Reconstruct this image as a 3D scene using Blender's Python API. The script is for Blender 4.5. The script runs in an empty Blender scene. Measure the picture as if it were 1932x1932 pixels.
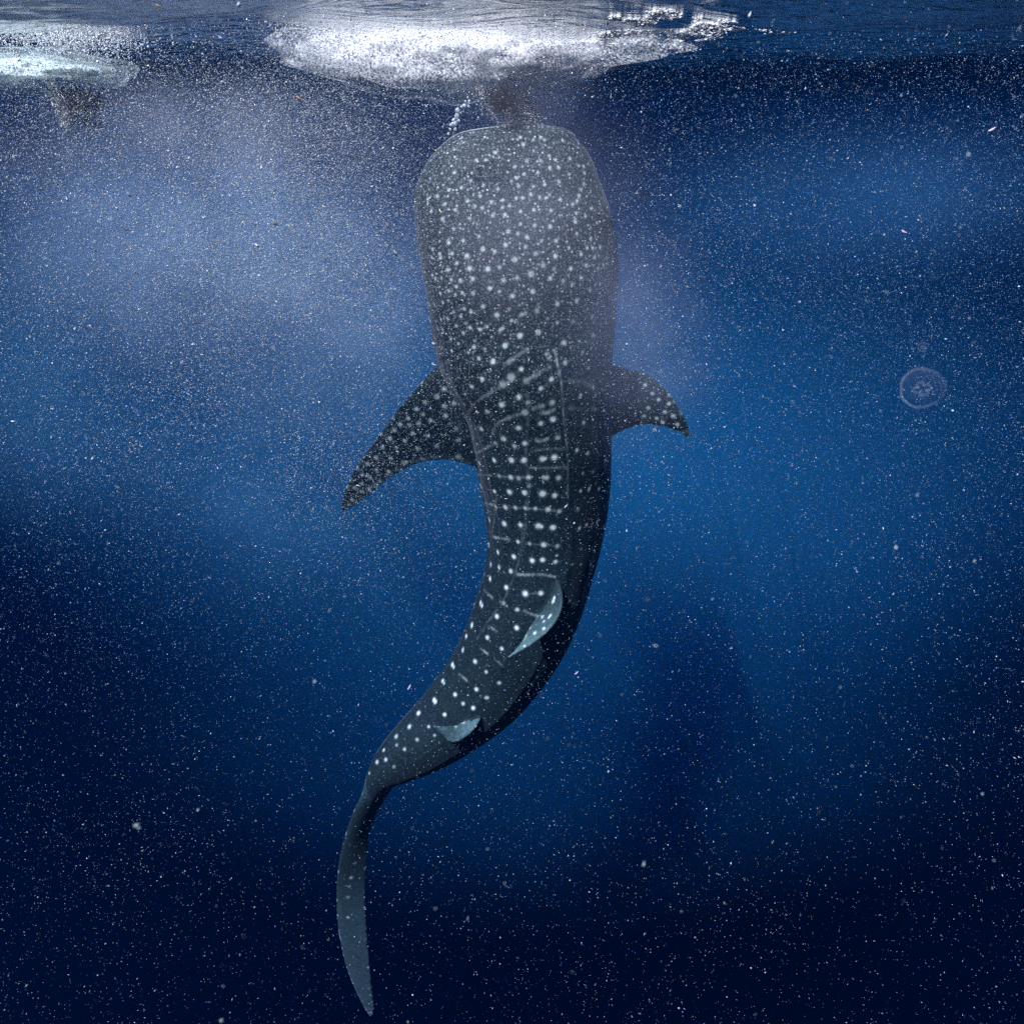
import bpy, bmesh, math, random
import numpy as np
from mathutils import Vector, kdtree
from mathutils.bvhtree import BVHTree

rng = np.random.default_rng(7)
random.seed(7)
SC = bpy.context.scene
COL = SC.collection

# ------------------------------------------------------------------ camera
PITCH = math.radians(27.0)
HT = 18.0 / 28.0                       # half frame / focal length
CAM = np.array([0.0, 0.0, -0.35])
cd = bpy.data.cameras.new('camera')
cd.lens = 28; cd.sensor_width = 36; cd.clip_start = 0.05; cd.clip_end = 400
cam = bpy.data.objects.new('camera', cd); COL.objects.link(cam)
cam.location = CAM; cam.rotation_euler = (math.pi / 2 - PITCH, 0, 0)
SC.camera = cam
cd.dof.use_dof = True; cd.dof.focus_distance = 4.6; cd.dof.aperture_fstop = 3.2

# ------------------------------------------------------------------ world, sun, exposure
SUN_EL = math.radians(58); SUN_AZ = math.radians(-140)   # azimuth from +Y, negative = left; behind the camera's left shoulder
w = bpy.data.worlds.new('World'); SC.world = w; w.use_nodes = True
nt = w.node_tree; nt.nodes.clear()
sky = nt.nodes.new('ShaderNodeTexSky'); sky.sky_type = 'NISHITA'; sky.sun_disc = False
sky.sun_elevation = SUN_EL; sky.sun_rotation = SUN_AZ
bg = nt.nodes.new('ShaderNodeBackground'); bg.inputs['Strength'].default_value = 0.12
wo = nt.nodes.new('ShaderNodeOutputWorld')
nt.links.new(sky.outputs[0], bg.inputs[0]); nt.links.new(bg.outputs[0], wo.inputs[0])
sd = bpy.data.lights.new('sun', 'SUN'); sd.energy = 5.0; sd.angle = math.radians(0.5); sd.color = (1.0, 0.98, 0.95)
sun = bpy.data.objects.new('sun', sd); COL.objects.link(sun)
sdir = Vector((math.sin(SUN_AZ) * math.cos(SUN_EL), math.cos(SUN_AZ) * math.cos(SUN_EL), math.sin(SUN_EL)))
sun.rotation_euler = sdir.to_track_quat('Z', 'Y').to_euler(); sun.location = sdir * 20
vs = SC.view_settings
vs.view_transform = 'Standard'; vs.look = 'None'; vs.gamma = 1; vs.use_curve_mapping = False; vs.exposure = 0.68
SC.render.engine = 'CYCLES'
SC.cycles.use_denoising = False
SC.cycles.volume_bounces = 4
SC.cycles.transparent_max_bounces = 16
SC.cycles.max_bounces = 6

# ------------------------------------------------------------------ helpers
F_ = np.array([0, math.cos(PITCH), -math.sin(PITCH)])
U_ = np.array([0, math.sin(PITCH), math.cos(PITCH)])
R_ = np.array([1.0, 0, 0])


def vdir(u, v):
    return (u / 966 - 1) * HT * R_ + (1 - v / 966) * HT * U_ + F_


def at(u, v, Y):
    d = vdir(u, v)
    return CAM + d * (Y / d[1])


def atd(u, v, d):                      # the point at view depth d
    return CAM + vdir(u, v) * d


def tag(o, label=None, cat=None, group=None, kind=None):
    if label: o['label'] = label
    if cat: o['category'] = cat
    if group: o['group'] = group
    if kind: o['kind'] = kind
    return o


def empty(name, loc):
    o = bpy.data.objects.new(name, None); COL.objects.link(o); o.location = loc
    o.empty_display_size = 0.1
    return o


def link_mesh(name, me, mat=None, parent=None, smooth=True):
    o = bpy.data.objects.new(name, me); COL.objects.link(o)
    if mat: me.materials.append(mat)
    if smooth: me.polygons.foreach_set('use_smooth', np.ones(len(me.polygons), bool))
    if parent:
        o.parent = parent
        o.location = -parent.location
    return o


def fast_mesh(name, V, Fa):
    """V (n,3) and Fa (m,k) all of one size."""
    me = bpy.data.meshes.new(name)
    n, m, k = len(V), len(Fa), Fa.shape[1]
    me.vertices.add(n); me.vertices.foreach_set('co', np.ascontiguousarray(V, np.float32).ravel())
    me.loops.add(m * k); me.loops.foreach_set('vertex_index', np.ascontiguousarray(Fa, np.int32).ravel())
    me.polygons.add(m); me.polygons.foreach_set('loop_start', np.arange(0, m * k, k, dtype=np.int32))
    me.update(calc_edges=True)
    return me


def mat_new(name):
    m = bpy.data.materials.new(name); m.use_nodes = True
    m.node_tree.nodes.clear()
    o = m.node_tree.nodes.new('ShaderNodeOutputMaterial')
    return m, m.node_tree, o


def N(nt, t, **kw):
    n = nt.nodes.new(t)
    for k, v in kw.items():
        if k.startswith('i_'):
            key = k[2:]
            n.inputs[int(key) if key.isdigit() else key.replace('_', ' ')].default_value = v
        else:
            setattr(n, k, v)
    return n


def grain(name, col, rough=0.6, spread=0.4, cols=None):
    """matte flake material with a colour that changes from grain to grain"""
    m, t, o = mat_new(name)
    b = N(t, 'ShaderNodeBsdfPrincipled', i_Roughness=rough)
    a = N(t, 'ShaderNodeAttribute', attribute_name='tone')
    r = N(t, 'ShaderNodeValToRGB')
    c = np.array(col)
    r.color_ramp.elements[0].color = (*(c * (1 - spread)), 1)
    r.color_ramp.elements[1].color = (*np.minimum(c * (1 + spread * .3), .95), 1)
    t.links.new(a.outputs['Fac'], r.inputs[0]); t.links.new(r.outputs[0], b.inputs['Base Color'])
    t.links.new(b.outputs[0], o.inputs[0])
    return m


TET = np.array([[1, 1, 1], [1, -1, -1], [-1, 1, -1], [-1, -1, 1]], float) / math.sqrt(3)
TETF = np.array([[0, 1, 2], [0, 3, 1], [0, 2, 3], [1, 3, 2]])


def rand_rot(n):
    q = rng.normal(size=(n, 4)); q /= np.linalg.norm(q, axis=1)[:, None]
    a, b, c, d = q.T
    return np.stack([np.stack([a*a+b*b-c*c-d*d, 2*(b*c-a*d), 2*(b*d+a*c)], -1),
                     np.stack([2*(b*c+a*d), a*a-b*b+c*c-d*d, 2*(c*d-a*b)], -1),
                     np.stack([2*(b*d-a*c), 2*(c*d+a*b), a*a-b*b-c*c+d*d], -1)], 1)


def flakes(name, P, size, stretch, mat):
    """thousands of tiny solid flakes at P joined in one mesh; stretch = (n,3) scale along world axes after rotation"""
    n = len(P)
    M = rand_rot(n)
    V = np.einsum('nij,kj->nki', M, TET) * size[:, None, None]
    V = V + (V @ stretch[:, :, None]) * stretch[:, None, :] if stretch is not None else V
    V = V + P[:, None, :]
    Fa = TETF[None] + 4 * np.arange(n)[:, None, None]
    me = fast_mesh(name, V.reshape(-1, 3), Fa.reshape(-1, 3))
    at_ = me.attributes.new('tone', 'FLOAT', 'POINT')
    at_.data.foreach_set('value', np.repeat(rng.random(n) ** 2, 4).astype(np.float32))
    o = link_mesh(name, me, mat, smooth=False)
    return o


# smooth 3-D value noise for the clouds of particles
class Noise3:
    def __init__(s, seed): s.g = np.random.default_rng(seed).random((32, 32, 32))
    def one(s, p):
        i = np.floor(p).astype(int); f = p - i; f = f * f * (3 - 2 * f)
        r = 0
        for dx in (0, 1):
            for dy in (0, 1):
                for dz in (0, 1):
                    wgt = (f[:, 0] if dx else 1 - f[:, 0]) * (f[:, 1] if dy else 1 - f[:, 1]) * (f[:, 2] if dz else 1 - f[:, 2])
                    r = r + wgt * s.g[(i[:, 0] + dx) % 32, (i[:, 1] + dy) % 32, (i[:, 2] + dz) % 32]
        return r
    def __call__(s, p, octs=3):
        r = 0; a = .5; q = p + 100.0
        for _ in range(octs):
            r = r + a * s.one(q); q = q * 2.03 + 7.1; a *= .5
        return r / (1 - .5 ** octs)


# ------------------------------------------------------------------ sea surface
def wave_h(x, y):
    h = 0.030 * np.sin(1.3 * x + 2.1 * y + 0.4 + 0.5 * np.sin(.7 * x)) + 0.022 * np.sin(-2.2 * x + 3.4 * y + 1.1 + .6 * np.sin(.9 * y))
    h = h + 0.014 * np.sin(4.1 * x + 5.6 * y + 2.0 + np.sin(1.7 * x)) + 0.010 * np.sin(-6.3 * x + 7.9 * y)
    h = h / (1 + ((x * x + y * y) / 900.0)) + 0.006 / (1 + ((x * x + y * y) / 900.0)) * np.sin(9.0 * x + 13.0 * y + 1.5 * np.sin(2.3 * x + y))
    return h


HX, HY0, HY1, HZ = 250.0, -60.0, 300.0, -250.0
tx = np.linspace(-1, 1, 340); gx = np.sign(tx) * (np.abs(tx) ** 2.6) * (HX - .3)
ty = np.linspace(0, 1, 270); gy = np.concatenate([np.linspace(HY0 + .3, 2.0, 40)[:-1], 2.0 + (HY1 - .3 - 2.0) * ty ** 3.4])
GX, GY = np.meshgrid(gx, gy, indexing='ij')
V = np.stack([GX, GY, wave_h(GX, GY)], -1).reshape(-1, 3)
ni, nj = len(gx), len(gy)
idx = np.arange(ni * nj).reshape(ni, nj)
Q = np.stack([idx[:-1, :-1], idx[1:, :-1], idx[1:, 1:], idx[:-1, 1:]], -1).reshape(-1, 4)
me = fast_mesh('water_surface', V, Q)
m, t, o = mat_new('sea_surface_from_below')
fr = N(t, 'ShaderNodeFresnel', i_IOR=1.333)
tr = N(t, 'ShaderNodeBsdfTransparent'); gl = N(t, 'ShaderNodeBsdfGlossy', i_Roughness=0.14)
mx = N(t, 'ShaderNodeMixShader')
tc = N(t, 'ShaderNodeTexCoord'); nz = N(t, 'ShaderNodeTexNoise', i_Scale=9.0, i_Detail=4.0)
mp = N(t, 'ShaderNodeMapping'); mp.inputs['Scale'].default_value = (.55, 1.3, 1)
bp = N(t, 'ShaderNodeBump', i_Strength=1.0, i_Distance=0.06)
t.links.new(tc.outputs['Object'], mp.inputs[0]); t.links.new(mp.outputs[0], nz.inputs['Vector'])
t.links.new(nz.outputs['Fac'], bp.inputs['Height'])
t.links.new(bp.outputs[0], gl.inputs['Normal'])
t.links.new(fr.outputs[0], mx.inputs[0]); t.links.new(tr.outputs[0], mx.inputs[1]); t.links.new(gl.outputs[0], mx.inputs[2])
t.links.new(mx.outputs[0], o.inputs[0])
tag(link_mesh('water_surface', me, m), kind='structure')

# ------------------------------------------------------------------ whale shark
# centre line: photo x, photo y (in 1932ths), half width there, distance Y, roll of the back towards the right (deg), depth/width
SPINE = [
 (992, 237.5, 30, 4.50, 10, .5), (987, 240, 62, 4.50, 10, .45), (976, 247, 98, 4.50, 10, .42), (970, 255, 113, 4.50, 10, .42), (966, 265, 123, 4.50, 10, .42), (964, 285, 142, 4.50, 11, .44),
 (962, 312, 158, 4.50, 12, .47), (961, 353, 173, 4.51, 13, .52), (968, 394, 181, 4.52, 14, .58), (973, 432, 184, 4.53, 15, .62),
 (978, 467, 184.5, 4.54, 15, .66), (983, 511, 182, 4.55, 16, .70), (986, 555, 177, 4.57, 16, .74), (988, 599, 172, 4.59, 17, .78),
 (989, 645, 166, 4.60, 18, .84), (992, 690, 158, 4.61, 18, .90), (1004, 742, 146, 4.62, 18, .95), (1015, 785, 135, 4.62, 18, .98),
 (1021, 830, 129, 4.62, 19, 1.0), (1026, 879, 124, 4.62, 20, 1.0), (1029, 922, 119, 4.62, 21, 1.02), (1031, 957, 114, 4.61, 22, 1.03),
 (1030, 990, 110, 4.60, 23, 1.04), (1027, 1027, 105, 4.58, 25, 1.05), (1020, 1062, 102, 4.56, 27, 1.05), (1010, 1105, 100, 4.53, 30, 1.05),
 (995, 1150, 99, 4.50, 32, 1.05), (976, 1196, 96, 4.47, 34, 1.05), (950, 1243, 91, 4.44, 37, 1.05), (916, 1292, 84, 4.40, 41, 1.05),
 (880, 1330, 77, 4.36, 46, 1.05), (839, 1368, 68, 4.31, 50, 1.05), (798, 1401, 59, 4.26, 54, 1.0), (764, 1426, 49, 4.22, 56, .95),
 (738, 1448, 39, 4.18, 58, .9), (716, 1472, 26, 4.15, 58, .8), (700, 1500, 16, 4.12, 55, .8), (688, 1528, 10, 4.10, 50, .8),
]
S = np.array(SPINE, float)


def catmull(A, k):
    out = []
    n = len(A)
    for i in range(n - 1):
        p0 = A[max(i - 1, 0)]; p1 = A[i]; p2 = A[i + 1]; p3 = A[min(i + 2, n - 1)]
        for j in range(k):
            s = j / k
            out.append(.5 * (2 * p1 + (p2 - p0) * s + (2 * p0 - 5 * p1 + 4 * p2 - p3) * s * s + (3 * p1 - p0 - 3 * p2 + p3) * s ** 3))
    out.append(A[-1])
    return np.array(out)


SS = catmull(S, 6)
P = np.array([at(u, v, Y) for u, v, _, Y, _, _ in SS])
T = np.gradient(P, axis=0)
Tsm = T.copy()
for _ in range(6):
    Tsm[1:-1] = (Tsm[:-2] + 2 * Tsm[1:-1] + Tsm[2:]) / 4
T = Tsm / np.linalg.norm(Tsm, axis=1)[:, None]
wl = np.interp(SS[:, 1], [237, 960, 1060, 1900], [1, 1, 0, 0])      # the sections of the straight part lie level
T[:, 0] *= 1 - wl; T /= np.linalg.norm(T, axis=1)[:, None]
k0 = int(np.argmax(SS[:, 1] > 420)); T[:k0] = T[k0]
DV = (P - CAM); depth = DV @ F_
Vd = DV / np.linalg.norm(DV, axis=1)[:, None]
NC = -Vd + (np.sum(Vd * T, 1)[:, None]) * T; NC /= np.linalg.norm(NC, axis=1)[:, None]   # towards the camera
RR = np.cross(T, NC)
RR *= np.sign(RR[:, 0])[:, None]
hw = SS[:, 2] / 966 * HT * depth
phi = np.radians(SS[:, 4]); asp = SS[:, 5]
a_ = hw / np.sqrt(np.cos(phi) ** 2 + (asp * np.sin(phi)) ** 2)
b_ = a_ * asp
DD = np.cos(phi)[:, None] * NC + np.sin(phi)[:, None] * RR      # dorsal direction
LL = np.cos(phi)[:, None] * RR - np.sin(phi)[:, None] * NC      # lateral, to the photo's right
arc = np.concatenate([[0], np.cumsum(np.linalg.norm(np.diff(P, axis=0), axis=1))])
NSEG = 200
th = np.linspace(0, 2 * np.pi, NSEG, endpoint=False)            # 0 = back, positive to the right
rings = []
for i in range(len(P)):
    s = arc[i] / arc[-1]
    head = max(0, 1 - s / .3)
    ex = 2 + .7 * head
    c, sn = np.cos(th), np.sin(th)
    r = (np.abs(c) ** ex + np.abs(sn) ** ex) ** (-1 / ex)
    rid = 0
    if s > .18:
        g = min(1, (s - .18) / .12) * min(1, (1 - s) / .1)
        for deg, amp in ((0, .022), (34, .02), (-34, .02), (68, .022), (-68, .022), (102, .03), (-102, .03)):
            d = (np.degrees(th) - deg + 180) % 360 - 180
            rid = rid + amp * g * np.exp(-(d / 3.2) ** 2)
    r = r * (1 + rid)
    # the belly side is fuller behind the head, flatter under the chin
    rings.append(P[i] + (a_[i] * r * sn)[:, None] * LL[i] + (b_[i] * r * c)[:, None] * DD[i])
rings = np.array(rings)
nr = len(rings)
Vb = rings.reshape(-1, 3)
ii = np.arange(nr * NSEG).reshape(nr, NSEG)
Qb = np.stack([ii[:-1], np.roll(ii[:-1], -1, 1), np.roll(ii[1:], -1, 1), ii[1:]], -1).reshape(-1, 4)
src_V = [list(map(tuple, Vb))]
src_F = [list(map(tuple, Qb))]
n0 = len(Vb)
capv = [tuple(P[0] - T[0] * 0.03), tuple(P[-1] + T[-1] * .03)]
src_V[0] += capv
src_F[0] += [(int(ii[0, (k + 1) % NSEG]), int(ii[0, k]), n0) for k in range(NSEG)]
src_F[0] += [(int(ii[-1, k]), int(ii[-1, (k + 1) % NSEG]), n0 + 1) for k in range(NSEG)]


def fin_mesh(LE, TE, thick, side=None, nc=22, ns=60):
    """solid fin lofted between a leading and a trailing edge; both are 3-D polylines, thick in metres per section"""
    def res(A):
        A = catmull(np.array(A, float), 12)
        d = np.concatenate([[0], np.cumsum(np.linalg.norm(np.diff(A, axis=0), axis=1))])
        q = np.linspace(0, d[-1], ns)
        return np.stack([np.interp(q, d, A[:, k]) for k in range(3)], 1)
    L, E = res(LE), res(TE)
    th_ = np.interp(np.linspace(0, 1, ns), np.linspace(0, 1, len(thick)), thick)
    mid = (L + E) / 2; sp = np.gradient(mid, axis=0); ch = E - L
    n = np.cross(sp, ch)
    n /= np.linalg.norm(n, axis=1)[:, None] + 1e-9
    for _ in range(8):
        n[1:-1] = (n[:-2] + 2 * n[1:-1] + n[2:]) / 4
    n /= np.linalg.norm(n, axis=1)[:, None] + 1e-9
    ang = np.linspace(0, 2 * np.pi, 2 * nc, endpoint=False)
    xc = .5 - .5 * np.cos(ang)                       # 0 at leading, 1 at trailing edge
    yt = np.sin(ang) * (1.15 - .75 * xc)             # fuller towards the leading edge
    V = L[:, None, :] + xc[None, :, None] * ch[:, None, :] + (yt[None, :] * th_[:, None] * .5)[..., None] * n[:, None, :]
    k = 2 * nc
    ii = np.arange(ns * k).reshape(ns, k)
    Fq = np.stack([ii[:-1], np.roll(ii[:-1], -1, 1), np.roll(ii[1:], -1, 1), ii[1:]], -1).reshape(-1, 4)
    Vl = list(map(tuple, V.reshape(-1, 3))) + [tuple(V[0].mean(0)), tuple(V[-1].mean(0))]
    Fl = list(map(tuple, Fq)) + [(int(ii[0, (j + 1) % k]), int(ii[0, j]), ns * k) for j in range(k)] + \
         [(int(ii[-1, j]), int(ii[-1, (j + 1) % k]), ns * k + 1) for j in range(k)]
    return Vl, Fl


def px(lst):
    return [at(u, v, Y) for u, v, Y in lst]


FINS = []   # name, label, V, F
FINS.append(('pectoral_fin', 'left pectoral fin swept down with white dots and a pale hind edge',
    *fin_mesh(px([(905, 660, 4.66), (860, 672, 4.62), (824, 692, 4.60), (780, 738, 4.58), (748, 776, 4.60), (723, 811, 4.62), (696, 847, 4.65), (673, 881, 4.68), (654, 916, 4.71), (644, 952, 4.74), (645, 962, 4.75)]),
              px([(985, 870, 4.60), (940, 884, 4.58), (897, 882, 4.56), (880, 876, 4.56), (843, 868, 4.57), (796, 873, 4.59), (773, 882, 4.61), (735, 904, 4.65), (705, 930, 4.69), (672, 956, 4.73), (650, 964, 4.75)]),
              [.16, .14, .11, .08, .06, .05, .04, .03, .022, .016, .012])))
FINS.append(('pectoral_fin', 'right pectoral fin half hidden in murk behind the shoulder',
    *fin_mesh(px([(1070, 665, 4.78), (1120, 676, 4.76), (1170, 692, 4.74), (1223, 707, 4.70), (1254, 733, 4.68), (1277, 764, 4.67), (1293, 790, 4.66), (1301, 816, 4.66), (1299, 828, 4.66)]),
              px([(1040, 850, 4.82), (1100, 850, 4.80), (1150, 826, 4.78), (1184, 809, 4.76), (1215, 802, 4.73), (1246, 805, 4.70), (1272, 812, 4.68), (1290, 822, 4.67), (1297, 829, 4.66)]),
              [.16, .13, .10, .08, .06, .05, .035, .022, .014])))
FINS.append(('dorsal_fin', 'large first dorsal fin leaning over to the left, pale and dotted',
    *fin_mesh(px([(1030, 1075, 4.34), (1052, 1096, 4.20), (1061, 1125, 4.10), (1059, 1150, 4.03), (1048, 1174, 3.98), (1028, 1197, 3.94), (999, 1219, 3.91), (960, 1242, 3.89)]),
              px([(1020, 1150, 4.40), (1018, 1140, 4.33), (1018, 1150, 4.24), (1012, 1164, 4.15), (1001, 1180, 4.08), (991, 1197, 4.00), (977, 1219, 3.94), (955, 1241, 3.89)]),
              [.10, .08, .06, .05, .042, .034, .024, .014])))
FINS.append(('dorsal_fin', 'small second dorsal fin with hooked pale rear tip near the tail',
    *fin_mesh(px([(930, 1300, 4.34), (920, 1322, 4.22), (912, 1342, 4.12), (903, 1364, 4.04), (888, 1384, 3.99), (869, 1397, 3.96), (849, 1400, 3.95), (838, 1389, 3.95), (817, 1371, 3.94)]),
              px([(890, 1320, 4.34), (890, 1332, 4.26), (884, 1348, 4.17), (874, 1360, 4.08), (862, 1366, 4.02), (850, 1368, 3.98), (839, 1369, 3.96), (829, 1369, 3.95), (814, 1367, 3.94)]),
              [.07, .06, .045, .036, .03, .026, .022, .018, .012])))
FINS.append(('pelvic_fin', 'small pelvic fin tip just showing beside the flank',
    *fin_mesh(px([(900, 1190, 4.62), (872, 1222, 4.60), (846, 1252, 4.58), (829, 1272, 4.57), (818, 1284, 4.56)]),
              px([(915, 1240, 4.72), (890, 1262, 4.68), (862, 1276, 4.64), (838, 1284, 4.60), (820, 1286, 4.56)]),
              [.05, .04, .03, .02, .012])))
FINS.append(('pelvic_fin', 'pelvic fin on the shaded far side',
    *fin_mesh(px([(1040, 1160, 4.66), (1040, 1190, 4.74), (1030, 1220, 4.82), (1012, 1250, 4.90)]),
              px([(1000, 1210, 4.74), (1008, 1225, 4.80), (1008, 1240, 4.86), (1006, 1252, 4.90)]),
              [.05, .04, .03, .014])))
FINS.append(('anal_fin', 'small anal fin under the tail stock',
    *fin_mesh(px([(850, 1340, 4.44), (832, 1362, 4.52), (815, 1380, 4.58), (798, 1396, 4.62)]),
              px([(815, 1375, 4.42), (808, 1384, 4.50), (802, 1392, 4.56), (796, 1398, 4.62)]),
              [.05, .04, .03, .014])))
FINS.append(('caudal_fin', 'tall blade of the tail fin hanging straight down',
    *fin_mesh(px([(716, 1440, 4.16), (694, 1462, 4.13), (683, 1501, 4.07), (665, 1539, 4.02), (652, 1577, 3.99), (641, 1621, 3.97), (636, 1665, 3.96), (636, 1720, 3.96), (641, 1767, 3.96), (652, 1818, 3.96), (670, 1866, 3.96), (687, 1900, 3.96), (698, 1917, 3.96)]),
              px([(760, 1440, 4.22), (744, 1480, 4.20), (724, 1512, 4.16), (708, 1541, 4.12), (697, 1574, 4.09), (692, 1629, 4.04), (690, 1683, 3.98), (692, 1738, 3.93), (696, 1793, 3.91), (701, 1848, 3.91), (705, 1882, 3.93), (707, 1902, 3.95), (703, 1916, 3.96)]),
              [.10, .09, .075, .065, .06, .055, .05, .045, .04, .034, .028, .02, .012])))
FINS.append(('caudal_fin', 'shorter lower blade of the tail fin pointing away',
    *fin_mesh(px([(725, 1480, 4.20), (712, 1505, 4.32), (700, 1530, 4.46), (690, 1560, 4.62), (684, 1590, 4.76)]),
              px([(705, 1530, 4.12), (695, 1545, 4.26), (688, 1562, 4.42), (684, 1580, 4.60), (682, 1594, 4.76)]),
              [.07, .06, .045, .03, .012])))

# join body and fins, grow them together into one skin
allV, allF = list(src_V[0]), list(src_F[0])
for name, lab, fv, ff in FINS:
    off = len(allV); allV += fv; allF += [tuple(i + off for i in f) for f in ff]
raw = bpy.data.meshes.new('raw'); raw.from_pydata(allV, [], allF); raw.update()
tmp = bpy.data.objects.new('raw', raw); COL.objects.link(tmp)
bm = bmesh.new(); bm.from_mesh(raw); bmesh.ops.recalc_face_normals(bm, faces=bm.faces); bm.to_mesh(raw); bm.free()
md = tmp.modifiers.new('skin', 'REMESH'); md.mode = 'VOXEL'; md.voxel_size = 0.0068; md.adaptivity = 0
ms = tmp.modifiers.new('smooth', 'SMOOTH'); ms.iterations = 4; ms.factor = .5
dg = bpy.context.evaluated_depsgraph_get()
sk = bpy.data.meshes.new_from_object(tmp.evaluated_get(dg))
bpy.data.objects.remove(tmp)
nv = len(sk.vertices)
co = np.empty(nv * 3, np.float32); sk.vertices.foreach_get('co', co); co = co.reshape(-1, 3).astype(float)
nf = len(sk.polygons)
lv = np.empty(len(sk.loops), np.int32); sk.loops.foreach_get('vertex_index', lv)
print('skin', nv, nf, len(lv) / nf)
FQ = lv.reshape(-1, 4)
print('bounds', co.min(0), co.max(0))

# body coordinates of every vertex (along, around)
seg = np.zeros(nv, int)
for c0 in range(0, nv, 20000):
    d = ((co[c0:c0 + 20000, None, :] - P[None, ::3, :]) ** 2).sum(-1)
    seg[c0:c0 + 20000] = d.argmin(1) * 3
seg = np.minimum(seg, len(P) - 1)
rel = co - P[seg]
sx = (rel * LL[seg]).sum(1) / a_[seg]; sy = (rel * DD[seg]).sum(1) / b_[seg]
theta = np.degrees(np.arctan2(sx, sy)); rad = np.hypot(sx, sy)
along = arc[seg] / arc[-1]

# spots, measured on the photograph and laid on the skin
bv = BVHTree.FromPolygons(co.tolist(), FQ.tolist())
kd = kdtree.KDTree(nv)
for i in range(nv): kd.insert(co[i], i)
kd.balance()
spot = np.zeros(nv)


def hit(u, v):
    d = vdir(u, v); d = d / np.linalg.norm(d)
    h = bv.ray_cast(Vector(CAM), Vector(d), 20)
    return h[0]


def dab(p, r, a, aspect=1.0):
    for c, i, d in kd.find_range(p, r * 1.9):
        q = d / r
        f = a * (1 / (1 + (q * q / .85) ** 3))
        if f > spot[i]: spot[i] = f


def put(z, lst, r, a):
    ox, oy, k = z
    for it in lst:
        u, v = ox + it[0] * k, oy + it[1] * k
        p = hit(u, v)
        if p is None: continue
        rr, aa = r, a
        if len(it) > 2: rr, aa = r * it[2], a * it[3]
        dab(p, rr * random.uniform(.88, 1.12), min(1, aa * random.uniform(.85, 1.1)))


def line(z, pts, r, a, gap=None):
    ox, oy, k = z
    pts = np.array(pts, float)
    A = catmull(pts, 8) if len(pts) > 2 else pts
    d = np.concatenate([[0], np.cumsum(np.linalg.norm(np.diff(A, axis=0), axis=1))]) * k
    ph = random.random() * 9
    for q in np.arange(0, d[-1], 1.3):
        wv = .62 + .38 * math.sin(q * .21 + ph) * math.sin(q * .093 + ph * 2)
        if random.random() < .2: continue
        u = ox + np.interp(q, d, A[:, 0]) * k; v = oy + np.interp(q, d, A[:, 1]) * k
        p = hit(u + random.uniform(-.5, .5), v + random.uniform(-.5, .5))
        if p is not None: dab(p, r * random.uniform(.75, 1.1), a * wv * random.uniform(.5, 1.1))


Z1 = (754.9, 235.9, .1221); Z2 = (967.2, 235.9, .1221); Z3 = (778.4, 448.2, .1221); Z4 = (967.2, 448.2, .1221)
Z5 = (849.2, 660.5, .17094); Z6 = (754.9, 896.4, .2442); Z7 = (566.2, 1226.7, .3653); ZP = (636.9, 660.5, .1587)
W = 1.0
put(Z1, [(1095, 860), (1510, 990), (1830, 945), (1795, 1130, 1.1, 1.1), (1890, 1125, 1.1, 1.1), (1720, 870), (1800, 820), (1775, 645), (690, 1220), (860, 1310), (1150, 1255), (1270, 1280),
  (1430, 1395, 1.1, 1.1), (1620, 1385, 1.1, 1.1), (1860, 1530), (830, 1600), (975, 1785, 1.1, 1.1), (750, 1815), (1670, 1645, 1.2, 1.2), (1630, 1850, 1.3, 1.2), (1235, 1095), (1040, 1175), (430, 1145),
  (580, 1100), (480, 1330), (660, 1450), (945, 970), (755, 1005), (1180, 540), (1330, 545), (1470, 425), (1860, 1335), (1590, 1160), (1410, 1190), (1280, 930), (1220, 1720), (1280, 1900),
  (840, 735), (1690, 1250), (1585, 1275), (1070, 1440)], .0082, .66)
put(Z2, [(495, 920, 1.1, 1.15), (320, 950), (715, 880), (870, 760), (710, 660), (575, 660), (390, 730), (175, 760), (220, 550), (565, 475), (665, 540), (885, 520), (1020, 630), (1095, 640), (1110, 740),
  (1100, 910), (1055, 1000), (1025, 1090), (995, 1175), (925, 1225, 1.1, 1.1), (740, 1155, 1.1, 1.1), (565, 1080), (510, 1125), (420, 1110), (325, 1310, 1.2, 1.2), (590, 1320, 1.1, 1.2), (125, 1335),
  (980, 1360), (1210, 1290), (1125, 1410), (965, 1490, 1.1, 1.1), (1300, 1510), (120, 1530), (340, 1550, 1.3, 1.1), (580, 1570, 1.2, 1.2), (220, 1730, 1.4, 1.1), (445, 1790), (670, 1790, 1.3, 1.2),
  (990, 1680), (1205, 1750), (1235, 1900), (1350, 1890), (80, 1680), (430, 550), (280, 1070), (165, 300), (435, 190), (120, 190), (490, 230), (320, 230), (770, 235), (200, 1880)], .0082, .66)
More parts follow.
